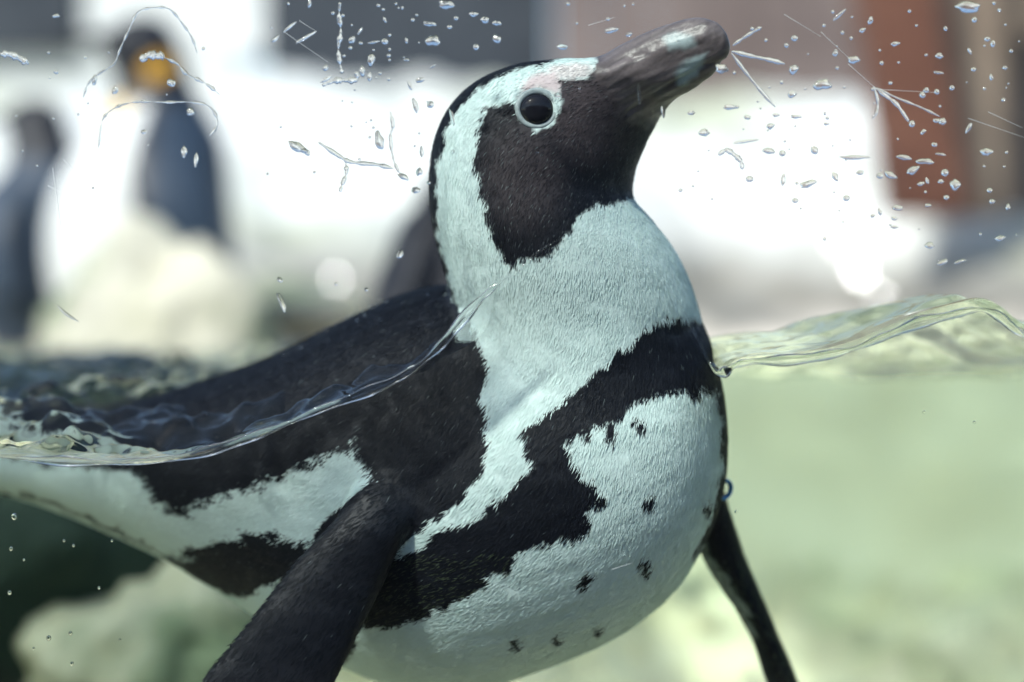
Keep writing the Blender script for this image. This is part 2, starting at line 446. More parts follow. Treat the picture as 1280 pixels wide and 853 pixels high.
BAND = [(500, 696), (536, 681), (548, 660), (572, 655), (606, 645), (616, 626), (640, 616), (646, 600), (664, 586), (660, 560), (654, 536), (680, 520), (702, 504), (722, 484), (752, 459), (772, 444), (790, 430), (802, 411), (832, 396), (884, 398), (930, 400), (912, 470), (896, 484), (862, 486), (832, 490), (802, 500), (784, 512), (770, 528), (748, 534), (722, 541), (704, 556), (722, 564), (714, 576), (726, 590), (746, 602), (751, 620), (736, 640), (741, 660), (722, 676), (700, 672), (690, 684), (672, 680), (648, 690), (642, 716), (614, 718), (614, 732), (598, 738), (576, 754), (552, 764), (520, 777), (490, 785), (452, 782), (440, 740), (470, 700)]
FLANK_WHITE = [(-220, 552), (0, 566), (62, 580), (112, 580), (176, 590), (196, 626), (232, 640), (280, 622), (332, 604), (398, 574), (440, 556), (452, 578), (476, 606), (452, 630), (424, 654), (388, 684), (352, 668), (318, 664), (282, 676), (246, 690), (212, 697), (150, 664), (98, 646), (40, 622), (-220, 612)]
RIM = [(892, 478), (940, 460), (940, 680), (884, 668), (893, 640), (899, 610), (903, 560), (900, 520)]
SPOTS = [(735, 541, 7), (765, 541, 8), (802, 533, 9), (752, 625, 9), (815, 626, 8), (735, 727, 9), (810, 708, 8), (648, 804, 7), (700, 799, 6), (752, 787, 6), (868, 486, 9), (886, 480, 7), (886, 634, 6), (600, 520, 5), (720, 520, 4)]
jit = np.c_[wob(px, 26), wob(px + 400, 26)] * 3.2 + np.c_[wob(px + 90, 9), wob(px + 700, 9)] * 1.6
def coat_sdf(p, j):
    pj = p + j
    d = np.minimum(sdf_poly(pj, NAPE), sdf_poly(pj, FACE))
    d2 = np.minimum(sdf_poly(pj, BACK), sdf_poly(pj, BAND))
    wf = sdf_poly(p + j * 2.2, FLANK_WHITE)
    d2 = np.maximum(d2, -wf)
    d = np.minimum(d, d2)
    d = np.minimum(d, sdf_poly(pj, RIM))
    for (x, y, r) in SPOTS:
        q = pj - np.array([x, y]); d = np.minimum(d, np.hypot(q[:, 0] * 1.1 - q[:, 1] * .15, q[:, 1] * .92) - r)
    return d
dsd = coat_sdf(px, jit)
# flippers stay dark, the far one pale along its inner side
fl_near = (sdf_poly(px, [(470, 600), (520, 640), (500, 690), (430, 860), (300, 1060), (120, 1060), (260, 840), (330, 750), (376, 690), (420, 640)]) < 2) & (co[:, 1] < .055)
fl_far = (sdf_poly(px, [(905, 618), (940, 690), (1050, 960), (1000, 980), (930, 800), (866, 690), (880, 668), (893, 640)]) < 0) & (px[:, 1] > 612)
far_tail = co[:, 0] < -.30
black = 1 - smooth01(dsd, -1.5, 1.5)
black = np.where(fl_near, 1.0, black)
inner = np.clip(smooth01(-sdf_poly(px + jit, [(866, 690), (878, 668), (895, 690), (922, 735), (946, 790), (940, 800), (915, 765), (890, 728)]), 0, 5), 0, 1)
black = np.where(fl_far, 1 - .55 * inner * (wob(px, 8) > -.2), black)
# bill, eyelid skin
BILL = [(744, 62), (750, 92), (768, 122), (790, 150), (822, 152), (846, 128), (880, 112), (930, 70), (910, 0), (860, 0)]
bill = smooth01(-sdf_poly(px + jit * 1.4, BILL), -12, 10)
q8 = px + jit * .6
pale = smooth01(-sdf_poly(q8, [(826, 46), (850, 38), (868, 44), (872, 56), (858, 62), (836, 64)]), -3, 8) * .75
pale = np.maximum(pale, smooth01(-sdf_poly(q8, [(843, 92), (852, 80), (868, 70), (884, 66), (880, 84), (872, 98), (858, 108), (846, 106)]), -3, 7))
pink = smooth01(-sdf_poly(q8, [(650, 122), (654, 104), (668, 92), (690, 84), (702, 84), (704, 104), (700, 122), (690, 118), (672, 112)]), -3, 6)
fore = smooth01(-sdf_poly(q8, [(690, 84), (700, 78), (738, 77), (744, 88), (736, 97), (706, 100), (698, 102)]), -2, 4)
browny = smooth01(np.hypot(px[:, 0] - 655, (px[:, 1] - 215) * .8), 75, 20) * .8  # brown cast of reflections in the glass, painted into the dark face
browny = np.maximum(browny, smooth01(np.hypot(px[:, 0] - 735, px[:, 1] - 140), 85, 15) * 1.5)

c_blk = np.array([.0055, .0070, .0115]); c_wht = np.array([.69, .83, .795])
col = c_blk * black[:, None] + c_wht * (1 - black)[:, None]
col += (np.array([.055, .042, .042]) * (browny * black * (px[:, 1] < 335))[:, None])
pk = (pink * (black < .5))[:, None]; col = col * (1 - pk) + np.array([.62, .52, .52]) * pk
fk = (fore * (black < .5))[:, None]; col = col * (1 - fk) + np.array([.74, .70, .68]) * fk
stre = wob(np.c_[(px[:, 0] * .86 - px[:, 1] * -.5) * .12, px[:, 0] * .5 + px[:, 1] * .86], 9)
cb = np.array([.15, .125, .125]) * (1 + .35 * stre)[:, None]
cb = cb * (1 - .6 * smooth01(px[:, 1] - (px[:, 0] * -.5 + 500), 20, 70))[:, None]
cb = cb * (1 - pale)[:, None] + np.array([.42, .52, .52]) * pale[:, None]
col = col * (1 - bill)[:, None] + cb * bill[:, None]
# grey feather ends on the far flipper and beak groove
mouth = sdf_line(px, [(906, 78), (882, 82), (856, 96), (830, 112), (800, 130), (778, 146)])
nos = sdf_line(px, [(790, 74), (806, 68)])
groove = np.exp(-(mouth / 3.0) ** 2) * bill * .0011 + np.exp(-(nos / 3.5) ** 2) * bill * .0012
ridge = np.exp(-(sdf_line(px, [(752, 96), (790, 78), (840, 58), (880, 46)]) / 9) ** 2) * bill * .0010
plates = np.sin(sdf_line(px, [(752, 96), (790, 78), (840, 58), (880, 46)]) * .55 + stre) * bill * .00018
# eye socket
eye_px = np.array([671, 137.]); de = np.hypot(px[:, 0] - 671, px[:, 1] - 137)
front = no[:, 1] < .1
socket = np.where(front, np.exp(-(de / 20) ** 2) * .0030, 0)
brow = np.where(front, np.exp(-((np.hypot((px[:, 0] - 668), (px[:, 1] - 138)) - 33) / 8) ** 2) * .0012 * (px[:, 1] < 140), 0)
tri = np.where((col[:, 0] < 9), 0, 0)
feath = wob(co, .012) * .00012 + wob(co, .03) * .00025 * (1 - bill)
co2 = co + no * (-groove + ridge + plates - socket + brow + feath)[:, None]
# saw-edged trailing feathers of the near flipper
edge = sdf_line(px, [(376, 694), (325, 762), (279, 818), (235, 872)])
saw = np.where(fl_near & (edge < 10), ((px[:, 1] * .12) % 1.0) * .0022 * (1 - edge / 10), 0)
co2[:, 0] -= saw
body.data.vertices.foreach_set('co', co2.astype(np.float32).ravel())
body.data.update()
def point_attr(me, name, typ, arr):
    a_ = me.attributes.new(name, typ, 'POINT')
    a_.data.foreach_set('color' if 'COLOR' in typ else 'value', np.ascontiguousarray(arr, np.float32).ravel())
point_attr(body.data, 'coat', 'FLOAT_COLOR', np.c_[np.clip(col, 0, 1), np.ones(len(col))])
point_attr(body.data, 'bill', 'FLOAT', bill)

m_body, nt, N, L, b, out = nm('penguin_coat')
at = N.new('ShaderNodeAttribute'); at.attribute_name = 'coat'
ab = N.new('ShaderNodeAttribute'); ab.attribute_name = 'bill'
tc = N.new('ShaderNodeTexCoord'); n1 = N.new('ShaderNodeTexNoise'); n1.inputs['Scale'].default_value = 420; n1.inputs['Detail'].default_value = 4
L.new(tc.outputs['Object'], n1.inputs['Vector'])
mr = N.new('ShaderNodeMapRange'); mr.inputs[3].default_value = .72; mr.inputs[4].default_value = 1.2
L.new(n1.outputs['Fac'], mr.inputs[0])
mx = N.new('ShaderNodeMixRGB'); mx.blend_type = 'MULTIPLY'; mx.inputs[0].default_value = 1
L.new(at.outputs['Color'], mx.inputs[1]); L.new(mr.outputs[0], mx.inputs[2]); L.new(mx.outputs[0], b.inputs['Base Color'])
rr = N.new('ShaderNodeMapRange'); rr.inputs[3].default_value = .55; rr.inputs[4].default_value = .36
L.new(ab.outputs['Fac'], rr.inputs[0]); L.new(rr.outputs[0], b.inputs['Roughness'])
bp = N.new('ShaderNodeBump'); bp.inputs['Strength'].default_value = .35; bp.inputs['Distance'].default_value = .0006
L.new(n1.outputs['Fac'], bp.inputs['Height']); L.new(bp.outputs[0], b.inputs['Normal'])
b.inputs['Specular IOR Level'].default_value = .3
body.data.materials.append(m_body)

base = P(600, 860, .12)
peng = tag(empty('penguin', base), 'black and white banded penguin swimming against the glass with its bill raised', 'penguin')
def adopt(o, par):
    o.parent = par; o.matrix_parent_inverse = Matrix.Translation(-par.location); return o
adopt(body, peng)

# eye: dark ball, pale lid ring
bvh = BVHTree.FromPolygons([Vector(v) for v in co2[::1]], [tuple(p.vertices) for p in body.data.polygons])
def hit(pxx, row):
    o_ = Vector((0, CAM_Y, 0)); d_ = (P(pxx, row, .1) - o_).normalized()
    return bvh.ray_cast(o_, d_)[:2]
eh, en = hit(671, 137)
er = 21 * S
m_eye, nt, N, L, b, out = nm('eye_gloss'); b.inputs['Base Color'].default_value = (.012, .012, .016, 1); b.inputs['Roughness'].default_value = .05; b.inputs['Specular IOR Level'].default_value = .35
bm = bmesh.new(); bmesh.ops.create_uvsphere(bm, u_segments=40, v_segments=24, radius=1)
for v in bm.verts: v.co = Vector((v.co.x * er * 1.04, v.co.y * er * .62, v.co.z * er * .96))
eye = bm_obj('eye', bm, m_eye, smooth=True)
eq = (-en).to_track_quat('Y', 'Z')
eye.rotation_mode = 'QUATERNION'; eye.rotation_quaternion = eq; eye.location = eh + en * .0008
adopt(eye, peng)
m_lid = mottled('eyelid_skin', (.30, .36, .36), (.44, .50, .50), 500, rough=.4, bump=.3, bdist=.0004)
bm = bmesh.new(); R1, r1 = 22.5 * S, 3.3 * S
nu, nv = 64, 12; rows_ = []
for i in range(nu):
    t = 2 * math.pi * i / nu; rr_ = r1 * (1 + .35 * max(0, math.sin(t)) + .1 * math.sin(9 * t) * .4)
    ring = []
    for k in range(nv):
        f = 2 * math.pi * k / nv; R_ = R1 + rr_ * math.cos(f)
        ring.append(bm.verts.new((R_ * math.cos(t) * 1.05, rr_ * math.sin(f) * .8, R_ * math.sin(t) * .98)))
    rows_.append(ring)
for i in range(nu):
    for k in range(nv):
        bm.faces.new((rows_[i][k], rows_[(i + 1) % nu][k], rows_[(i + 1) % nu][(k + 1) % nv], rows_[i][(k + 1) % nv]))
lid = bm_obj('eyelid', bm, m_lid, smooth=True); lid.parent = eye; lid.location = (0, -.0012, 0)

# plumage: many small feather blades lying on the skin
flow_pts = np.array([(850, 80, -.8, .5), (740, 100, -.9, .3), (672, 100, -.95, .25), (690, 170, -.75, .65), (660, 220, -.55, .85), (740, 200, -.5, .85), (640, 290, -.35, .93), (560, 200, -.15, 1), (590, 120, -.75, .65), (560, 330, .15, 1), (600, 300, .2, 1), (720, 350, -.1, 1), (820, 360, .25, .95), (800, 450, -.25, .95), (690, 480, -.45, .9), (780, 600, -.25, .95), (870, 580, -.05, 1), (640, 600, -.6, .8), (700, 740, -.7, .7), (560, 720, -.9, .45), (530, 480, -.5, .85), (420, 450, -.92, .35), (300, 650, -.95, .3), (100, 600, -.98, .2), (380, 780, -.6, .8), (950, 770, .5, .85)], float)
nV = len(co2)
NF = 400000
idx = RNG.integers(0, nV, NF)
cp, cn = co2[idx], no[idx]
keep = (bill[idx] < .35) & (de[idx] > 27) & ~(fl_near[idx] & (RNG.random(NF) < .65))
keep &= (cn[:, 1] < .35) | (RNG.random(NF) < .4)
idx = idx[keep]; cp, cn = cp[keep], cn[keep]; n_ = len(idx)
t1 = np.cross(cn, RNG.normal(size=(n_, 3))); t1 /= np.linalg.norm(t1, axis=1)[:, None]
cp = cp + t1 * RNG.uniform(0, .0016, n_)[:, None]
pp = to_px(cp)
w = np.zeros(n_); fd = np.zeros((n_, 2))
for (x, y, u, v) in flow_pts:
    k = 1 / (((pp[:, 0] - x) ** 2 + (pp[:, 1] - y) ** 2) + 900) ** 1.5
    fd += k[:, None] * np.array([u, v]); w += k
fd /= np.linalg.norm(fd, axis=1)[:, None]
d3 = np.c_[fd[:, 0], np.zeros(n_), -fd[:, 1]]
d3 -= cn * (d3 * cn).sum(1)[:, None]; d3 /= np.maximum(np.linalg.norm(d3, axis=1), 1e-6)[:, None]
side = np.cross(cn, d3)
ang = RNG.normal(0, .16, n_)
d3 = d3 * np.cos(ang)[:, None] + side * np.sin(ang)[:, None]
side = np.cross(cn, d3)
headish = pp[:, 1] < 330
ln = np.where(headish, RNG.uniform(.0028, .0050, n_), RNG.uniform(.0035, .0065, n_))
ln = np.where(headish & (pp[:, 0] > 690), ln * .75, ln)
wd = np.where(headish, .00017, .00022) * RNG.uniform(.7, 1.3, n_)
lift = RNG.uniform(.012, .04, n_); roll = RNG.normal(0, .12, n_)
sd = side * np.cos(roll)[:, None] + cn * np.sin(roll)[:, None]
r0 = cp - cn * .0003
mid = cp + d3 * (ln * .5)[:, None] + cn * (ln * .5 * lift + .0002)[:, None]
tip = cp + d3 * ln[:, None] + cn * (ln * lift * .8 + .0001)[:, None]
FV = np.empty((n_, 4, 3)); FV[:, 0] = r0; FV[:, 1] = mid + sd * wd[:, None]; FV[:, 2] = tip; FV[:, 3] = mid - sd * wd[:, None]
# each blade takes the colour of its root
jr = np.c_[wob(pp, 26), wob(pp + 400, 26)] * 3.2 + np.c_[wob(pp + 90, 9), wob(pp + 700, 9)] * 1.6 + RNG.normal(0, 1.2, (n_, 2))
ds = coat_sdf(pp, jr)
bk = np.where((pp[:, 1] > 300) & (fl_near[idx] | fl_far[idx]), black[idx], (ds < 0).astype(float))
fc = c_blk * bk[:, None] + c_wht * (1 - bk)[:, None]
brf = browny[idx] * bk * headish
fc += np.array([.06, .046, .045]) * (brf * RNG.uniform(.2, 1.4, n_))[:, None]
gl = (RNG.random(n_) < np.where(headish, .07, .008)) & (bk > .5)
fc[gl] = fc[gl] * 1 + np.array([.09, .11, .11]) * RNG.uniform(.3, 1, gl.sum())[:, None]
pk = (pink[idx] * (bk < .5))[:, None]; fc = fc * (1 - pk) + np.array([.62, .52, .52]) * pk
fk = (fore[idx] * (bk < .5))[:, None]; fc = fc * (1 - fk) + np.array([.74, .70, .68]) * fk
lowb = (bk > .5) & (pp[:, 1] > 690) & (pp[:, 0] > 440) & ~fl_near[idx] & (RNG.random(n_) < .16)
fc[lowb] += np.array([.05, .065, .03])
fc *= RNG.uniform(.93, 1.04, n_)[:, None]
kk = ~((pink[idx] > .5) & (RNG.random(n_) < .7))
FV, fc = FV[kk], fc[kk]; n_ = len(FV)
me = bpy.data.meshes.new('plumage')
me.vertices.add(n_ * 4); me.vertices.foreach_set('co', FV.astype(np.float32).ravel())
me.loops.add(n_ * 4); me.loops.foreach_set('vertex_index', np.arange(n_ * 4, dtype=np.int32))
me.polygons.add(n_); me.polygons.foreach_set('loop_start', np.arange(0, n_ * 4, 4, dtype=np.int32))
me.polygons.foreach_set('loop_total', np.full(n_, 4, np.int32))
me.update(calc_edges=True)
ca = np.c_[np.repeat(np.clip(fc, 0, 1), 4, axis=0), np.ones(n_ * 4)]
point_attr(me, 'coat', 'FLOAT_COLOR', ca)
m_pl, nt, N, L, b, out = nm('feather_blades')
at = N.new('ShaderNodeAttribute'); at.attribute_name = 'coat'; L.new(at.outputs['Color'], b.inputs['Base Color'])
b.inputs['Roughness'].default_value = .6; b.inputs['Specular IOR Level'].default_value = .2
me.materials.append(m_pl)
plum = bpy.data.objects.new('plumage', me); COL.objects.link(plum); adopt(plum, peng); plum['kind'] = 'stuff'

# blue tag ring at the root of the far flipper
m_blue, nt, N, L, b, out = nm('blue_plastic'); b.inputs['Base Color'].default_value = (.03, .28, .70, 1); b.inputs['Roughness'].default_value = .35
bm = bmesh.new(); rows_ = []; nu, nv = 36, 10
for i in range(nu):
    t = 2 * math.pi * i / nu; ring = []
    for k in range(nv):
        f = 2 * math.pi * k / nv; R_ = .0052 + .0011 * math.cos(f)
        ring.append(bm.verts.new((R_ * math.cos(t) * .8, .0022 * math.sin(f), R_ * math.sin(t))))
    rows_.append(ring)
for i in range(nu):
    for k in range(nv):
        bm.faces.new((rows_[i][k], rows_[(i + 1) % nu][k], rows_[(i + 1) % nu][(k + 1) % nv], rows_[i][(k + 1) % nv]))
ring = bm_obj('flipper_ring', bm, m_blue, smooth=True); ring.location = P(905, 612, .098); ring.rotation_euler = (0, math.radians(25), math.radians(25)); adopt(ring, peng)
ring['label'] = 'blue plastic ring at the root of the far flipper'

# ------------------------------------------------------------------ king penguins on the bank
m_king, nt, N, L, b, out = nm('king_coat')
at = N.new('ShaderNodeAttribute'); at.attribute_name = 'coat'; L.new(at.outputs['Color'], b.inputs['Base Color']); b.inputs['Roughness'].default_value = .5
def king(x, y, h, turn, label, z0=None, plain=False, girth=1.2):
    """a standing bird of height h, modelled at unit height facing +x, then turned"""
    def st(rows): return [(cx - rx, z, cx + rx, z, cy_, ry) for (z, cx, rx, cy_, ry) in rows]
    trunk = st([(.03, -.02, .05, 0, .06), (.08, -.01, .115, 0, .11), (.2, .01, .15, 0, .14), (.36, .02, .165, 0, .15), (.52, .02, .155, 0, .14), (.66, .0, .125, 0, .115), (.75, -.01, .085, 0, .08), (.82, 0, .068, 0, .062), (.88, .015, .07, 0, .06), (.94, .02, .062, 0, .052), (.985, .015, .03, 0, .027)])
    billv = [(.06, .90, .06, .945, 0, .03), (.12, .912, .12, .94, 0, .017), (.20, .916, .20, .932, 0, .009), (.25, .912, .25, .918, 0, .003)]
    tail = [(-.10, .02, -.10, .14, 0, .06), (-.19, .0, -.19, .06, 0, .04), (-.24, -.01, -.24, .0, 0, .015)]
    parts = [loft(trunk, 4, 32), loft(billv, 3, 16), loft(tail, 3, 16)]
    for s_ in (-1, 1):
        parts.append(loft([(-.07, .66, .07, .66, s_ * .10, .03), (-.08, .52, .05, .50, s_ * .165, .02), (-.10, .38, .02, .36, s_ * .18, .015), (-.12, .26, -.04, .25, s_ * .175, .008)], 4, 20))
        parts.append(loft([(-.05, .0, -.05, .06, s_ * .06, .03), (.04, .0, .04, .045, s_ * .06, .04), (.12, -.005, .12, .015, s_ * .065, .045)], 3, 16))
    o = fuse('body', parts, .008, 6)
    c, n_o = co_no(o.data)
    fwd = c[:, 0] / .15; az = np.arctan2(c[:, 1], c[:, 0] + .02)
    coln = np.tile(np.array([.035, .055, .085]), (len(c), 1))
    belly = (np.abs(az) < 1.15 + .1 * wob(c, .08)) & (c[:, 2] < .75) & (c[:, 2] > .06) & (np.abs(c[:, 1]) < .145)
    coln[belly] = (.80, .80, .77)
    hd = c[:, 2] > .755; coln[hd] = (.012, .013, .018)
    ear = np.hypot((c[:, 0] + .002) / .030, (c[:, 2] - .842 + .3 * c[:, 0]) / .034) < 1
    if not plain: coln[ear & (np.abs(c[:, 1]) > .02)] = (.75, .38, .03)
    bib = (c[:, 2] > .71) & (c[:, 2] < .77) & (np.abs(az) < .7); coln[bib] = (.78, .78, .74) if plain else (.78, .50, .14)
    bord = (np.abs(np.abs(az) - 1.22) < .1) & (c[:, 2] < .8) & (c[:, 2] > .3); coln[bord] = (.02, .022, .03)
    feet = c[:, 2] < .045; coln[feet] = (.03, .03, .03)
    point_attr(o.data, 'coat', 'FLOAT_COLOR', np.c_[coln, np.ones(len(c))])
    o.data.materials.append(m_king)
    z = bank_z(x, y) if z0 is None else z0
    e_ = tag(empty('penguin', (x, y, z - .01)), label, 'penguin', 'king penguins on the bank')
    o.parent = e_
    for s_ in (-1, 1):
        bm = bmesh.new(); bmesh.ops.create_uvsphere(bm, u_segments=12, v_segments=8, radius=.011)
        ey = bm_obj('eye', bm, m_eye, smooth=True); ey.location = (.055, s_ * .046, .925); ey.parent = e_
    e_.scale = (h * girth, h * girth, h); e_.rotation_euler = (0, 0, turn)
    return e_
p_ = P(192, 420, 1.86); zb = bank_z(p_.x, 1.86)
king(p_.x, 1.86, P(0, 6, 1.86).z - zb, math.radians(196), 'king penguin with yellow ear patch wading at the foot of the pale bank', zb, False, 1.45)
p_ = P(52, 420, 2.0); zb = bank_z(p_.x, 2.0)
king(p_.x, 2.0, P(0, 110, 2.0).z - zb, math.radians(150), 'smaller slate backed penguin turned away beside the yellow patched king penguin', zb, True, 1.75)

# ------------------------------------------------------------------ water
WL = [(-400, 560), (-200, 566), (0, 572), (60, 577), (120, 579), (190, 577), (250, 568), (300, 553), (350, 534), (400, 513), (450, 495), (490, 478), (520, 460), (550, 434), (572, 408), (600, 376), (620, 358), (640, 342), (665, 322), (690, 304), (720, 293), (750, 292), (780, 302), (805, 322), (830, 352), (855, 392), (875, 430), (892, 462), (905, 467), (918, 458), (940, 453), (985, 452), (1030, 446), (1070, 436), (1110, 420), (1150, 405), (1190, 395), (1225, 388), (1250, 398), (1270, 414), (1300, 428), (1400, 440), (1700, 445)]
wl = catmull([((x - 640) * S * .97, (426.5 - r) * S * .97) for x, r in WL], 8)
o_ = np.argsort(wl[:, 0]); wl = wl[o_]
MEAN = -.020
xs_f = np.unique(np.round(np.r_[np.linspace(-1.5, -.30, 90), np.linspace(-.30, .30, 620), np.linspace(.30, 1.5, 90)], 5))
t_ = np.linspace(0, 1, 300); ys_f = -.0006 + .55 * t_ ** 1.5 + 2.6 * t_ ** 5
f_x = np.interp(xs_f, wl[:, 0], wl[:, 1])
edge_fade = np.exp(-(np.maximum(np.abs(xs_f) - .45, 0) / .25) ** 2)
f_x = MEAN + (f_x - MEAN) * edge_fade
dec = np.interp(xs_f, [-.5, -.12, -.03, 0, .07, .11, .14, .3], [.22, .18, .05, .022, .022, .05, .10, .16])
X, Y = np.meshgrid(xs_f, ys_f)
plat = np.interp(xs_f, [-.06, -.02, .0, .08, .105, .12], [0, .02, .055, .055, .03, 0])
Z = MEAN + (f_x - MEAN)[None, :] * np.exp(-(np.maximum(Y + .0006 - plat[None, :], 0) / dec[None, :]) ** 1.25)
qq = np.c_[X.ravel(), Y.ravel()]
amp = (smooth01(Y, .004, .06)).ravel()
left = 1 - smooth01(X, -.10, .06).ravel()
rip = .0050 * wob(qq * np.array([.75, 1.3]), .16) + (.0024 + .0020 * left) * wob(qq * np.array([.8, 1.2]) + 4, .062) + (.0016 * left + .0004) * wob(qq + 8, .026)
crest = .022 * np.exp(-((X - .15) / .10) ** 2 - ((Y - .14) / .10) ** 2).ravel() + .018 * np.exp(-((X - .26) / .08) ** 2 - ((Y - .10) / .09) ** 2).ravel()
Z = (Z.ravel() + rip * amp * (1 + .5 * left) + crest).reshape(X.shape)
nyw, nxw = X.shape
top = np.c_[X.ravel(), Y.ravel(), Z.ravel()]
tf = np.array([(j * nxw + i, j * nxw + i + 1, (j + 1) * nxw + i + 1, (j + 1) * nxw + i) for j in range(nyw - 1) for i in range(nxw - 1)])
V = [top]; base_n = len(top); F = tf.tolist(); ntop = len(F)
ZB = -.5
loop = [i for i in range(nxw)] + [j * nxw + nxw - 1 for j in range(1, nyw)] + [(nyw - 1) * nxw + i for i in range(nxw - 2, -1, -1)] + [j * nxw for j in range(nyw - 2, 0, -1)]
lp = top[loop]; m_ = len(loop)
up = lp.copy(); dn = lp.copy(); dn[:, 2] = ZB
V += [up, dn]
for k in range(m_):
    a_ = base_n + k; b_ = base_n + (k + 1) % m_
    F.append([b_, a_, a_ + m_, b_ + m_])
F.append([base_n + m_ + k for k in range(m_ - 1, -1, -1)])
me = bpy.data.meshes.new('water'); me.from_pydata(np.vstack(V).tolist(), [], F); me.update()
me.polygons.foreach_set('use_smooth', [True] * ntop + [False] * (len(F) - ntop))
fa = me.attributes.new('surface', 'FLOAT', 'FACE'); xm = (X[:-1, :-1] + X[1:, 1:]).ravel() / 2
bend = .90 - .78 * smooth01(xm, -.035, .0) * (1 - smooth01(xm, .100, .114))      # a mere film where the chest meets the glass
fa.data.foreach_set('value', np.r_[bend, np.zeros(len(F) - ntop)].astype(np.float32))
m_water, nt, N, L, b, out = nm('pool_water'); N.remove(b)
tr = N.new('ShaderNodeBsdfTransparent'); gl_ = N.new('ShaderNodeBsdfGlass'); gl_.inputs['Roughness'].default_value = .0; gl_.inputs['IOR'].default_value = 1.33
af = N.new('ShaderNodeAttribute'); af.attribute_name = 'surface'
ms = N.new('ShaderNodeMixShader'); L.new(af.outputs['Fac'], ms.inputs[0]); L.new(tr.outputs[0], ms.inputs[1]); L.new(gl_.outputs[0], ms.inputs[2])
L.new(ms.outputs[0], out.inputs['Surface'])
m_vol, nt, N, L, b, out = nm('water_tint'); N.remove(b)
va = N.new('ShaderNodeVolumeAbsorption'); va.inputs['Color'].default_value = (.44, .88, .50, 1); va.inputs['Density'].default_value = .34
L.new(va.outputs[0], out.inputs['Volume'])
sj = np.unique(np.r_[np.arange(0, nyw, 6), nyw - 1]); si = np.unique(np.r_[np.arange(0, nxw, 8), nxw - 1])
vt = np.c_[X[np.ix_(sj, si)].ravel(), Y[np.ix_(sj, si)].ravel() + .0008, Z[np.ix_(sj, si)].ravel() - .0015]
vbm = bmesh.new(); nj, ni = len(sj), len(si)
tv = [vbm.verts.new(v) for v in vt]; bvv = [vbm.verts.new((v[0], v[1], ZB + .002)) for v in vt]
for j in range(nj - 1):
    for i in range(ni - 1):
        k = j * ni + i
        vbm.faces.new((tv[k], tv[k + 1], tv[k + ni + 1], tv[k + ni])); vbm.faces.new((bvv[k], bvv[k + ni], bvv[k + ni + 1], bvv[k + 1]))
ring_ = [i for i in range(ni)] + [j * ni + ni - 1 for j in range(1, nj)] + [(nj - 1) * ni + i for i in range(ni - 2, -1, -1)] + [j * ni for j in range(nj - 2, 0, -1)]
for k in range(len(ring_)):
    p0, p1 = ring_[k], ring_[(k + 1) % len(ring_)]
    vbm.faces.new((tv[p1], tv[p0], bvv[p0], bvv[p1]))
bmesh.ops.recalc_face_normals(vbm, faces=vbm.faces)
me_v = bpy.data.meshes.new('water_body'); vbm.to_mesh(me_v); vbm.free(); me_v.materials.append(m_vol)
wbody = bpy.data.objects.new('water_body', me_v); COL.objects.link(wbody); tag(wbody, kind='stuff')
me.materials.append(m_water)
water = bpy.data.objects.new('water', me); COL.objects.link(water); tag(water, kind='structure')

m_clear, nt, N, L, b, out = nm('clear_water'); N.remove(b)
gg = N.new('ShaderNodeBsdfGlass'); gg.inputs['IOR'].default_value = 1.33; gg.inputs['Roughness'].default_value = 0
tr = N.new('ShaderNodeBsdfTransparent'); ms = N.new('ShaderNodeMixShader'); ms.inputs[0].default_value = .72
L.new(tr.outputs[0], ms.inputs[1]); L.new(gg.outputs[0], ms.inputs[2]); L.new(ms.outputs[0], out.inputs['Surface'])

# beads of water on the wet back
bead_i = np.where((sdf_poly(px, [(330, 455), (400, 415), (480, 376), (556, 360), (562, 395), (520, 440), (470, 462), (390, 480)]) < 0) & (no[:, 1] < .2))[0]
bb = bmesh.new()
for k in RNG.choice(bead_i, 80, replace=False):
    g = bmesh.ops.create_icosphere(bb, subdivisions=2, radius=float(RNG.uniform(.0004, .0012)))
    for v in g['verts']: v.co = v.co * Vector((1, 1, 1)) + Vector(co2[k] + no[k] * .0006)
beads = bm_obj('water_beading', bb, m_clear, smooth=True); adopt(beads, peng); beads['kind'] = 'stuff'

def tube(points, radii, depth, nseg=14, y0=0.0, mat=None, name='streak', flat=True):
    """a bead of water clinging to the glass along a line of (x, z) points"""
    pts = np.asarray(points, float); n = len(pts)
    tan = np.gradient(pts, axis=0); tan /= np.maximum(np.linalg.norm(tan, axis=1), 1e-9)[:, None]
    nor = np.c_[-tan[:, 1], tan[:, 0]]
    verts, faces = [], []
    for i in range(n):
        for k in range(nseg):
            t = 2 * math.pi * k / nseg
            c, s = math.cos(t), math.sin(t)
            yy = depth * radii[i] * s if s > 0 else .0003 * s * (1 if flat else depth)
            p = pts[i] + nor[i] * radii[i] * c
            verts.append((p[0], y0 + yy, p[1]))
    for i in range(n - 1):
        for k in range(nseg):
            a = i * nseg + k; b2 = i * nseg + (k + 1) % nseg
            faces.append((a, b2, b2 + nseg, a + nseg))
    faces.append(tuple(range(nseg - 1, -1, -1))); faces.append(tuple(range((n - 1) * nseg, n * nseg)))
    bm = bmesh.new(); vs_ = [bm.verts.new(v) for v in verts]
    for f in faces: bm.faces.new([vs_[i] for i in f])
    return bm_obj(name, bm, mat, smooth=True)
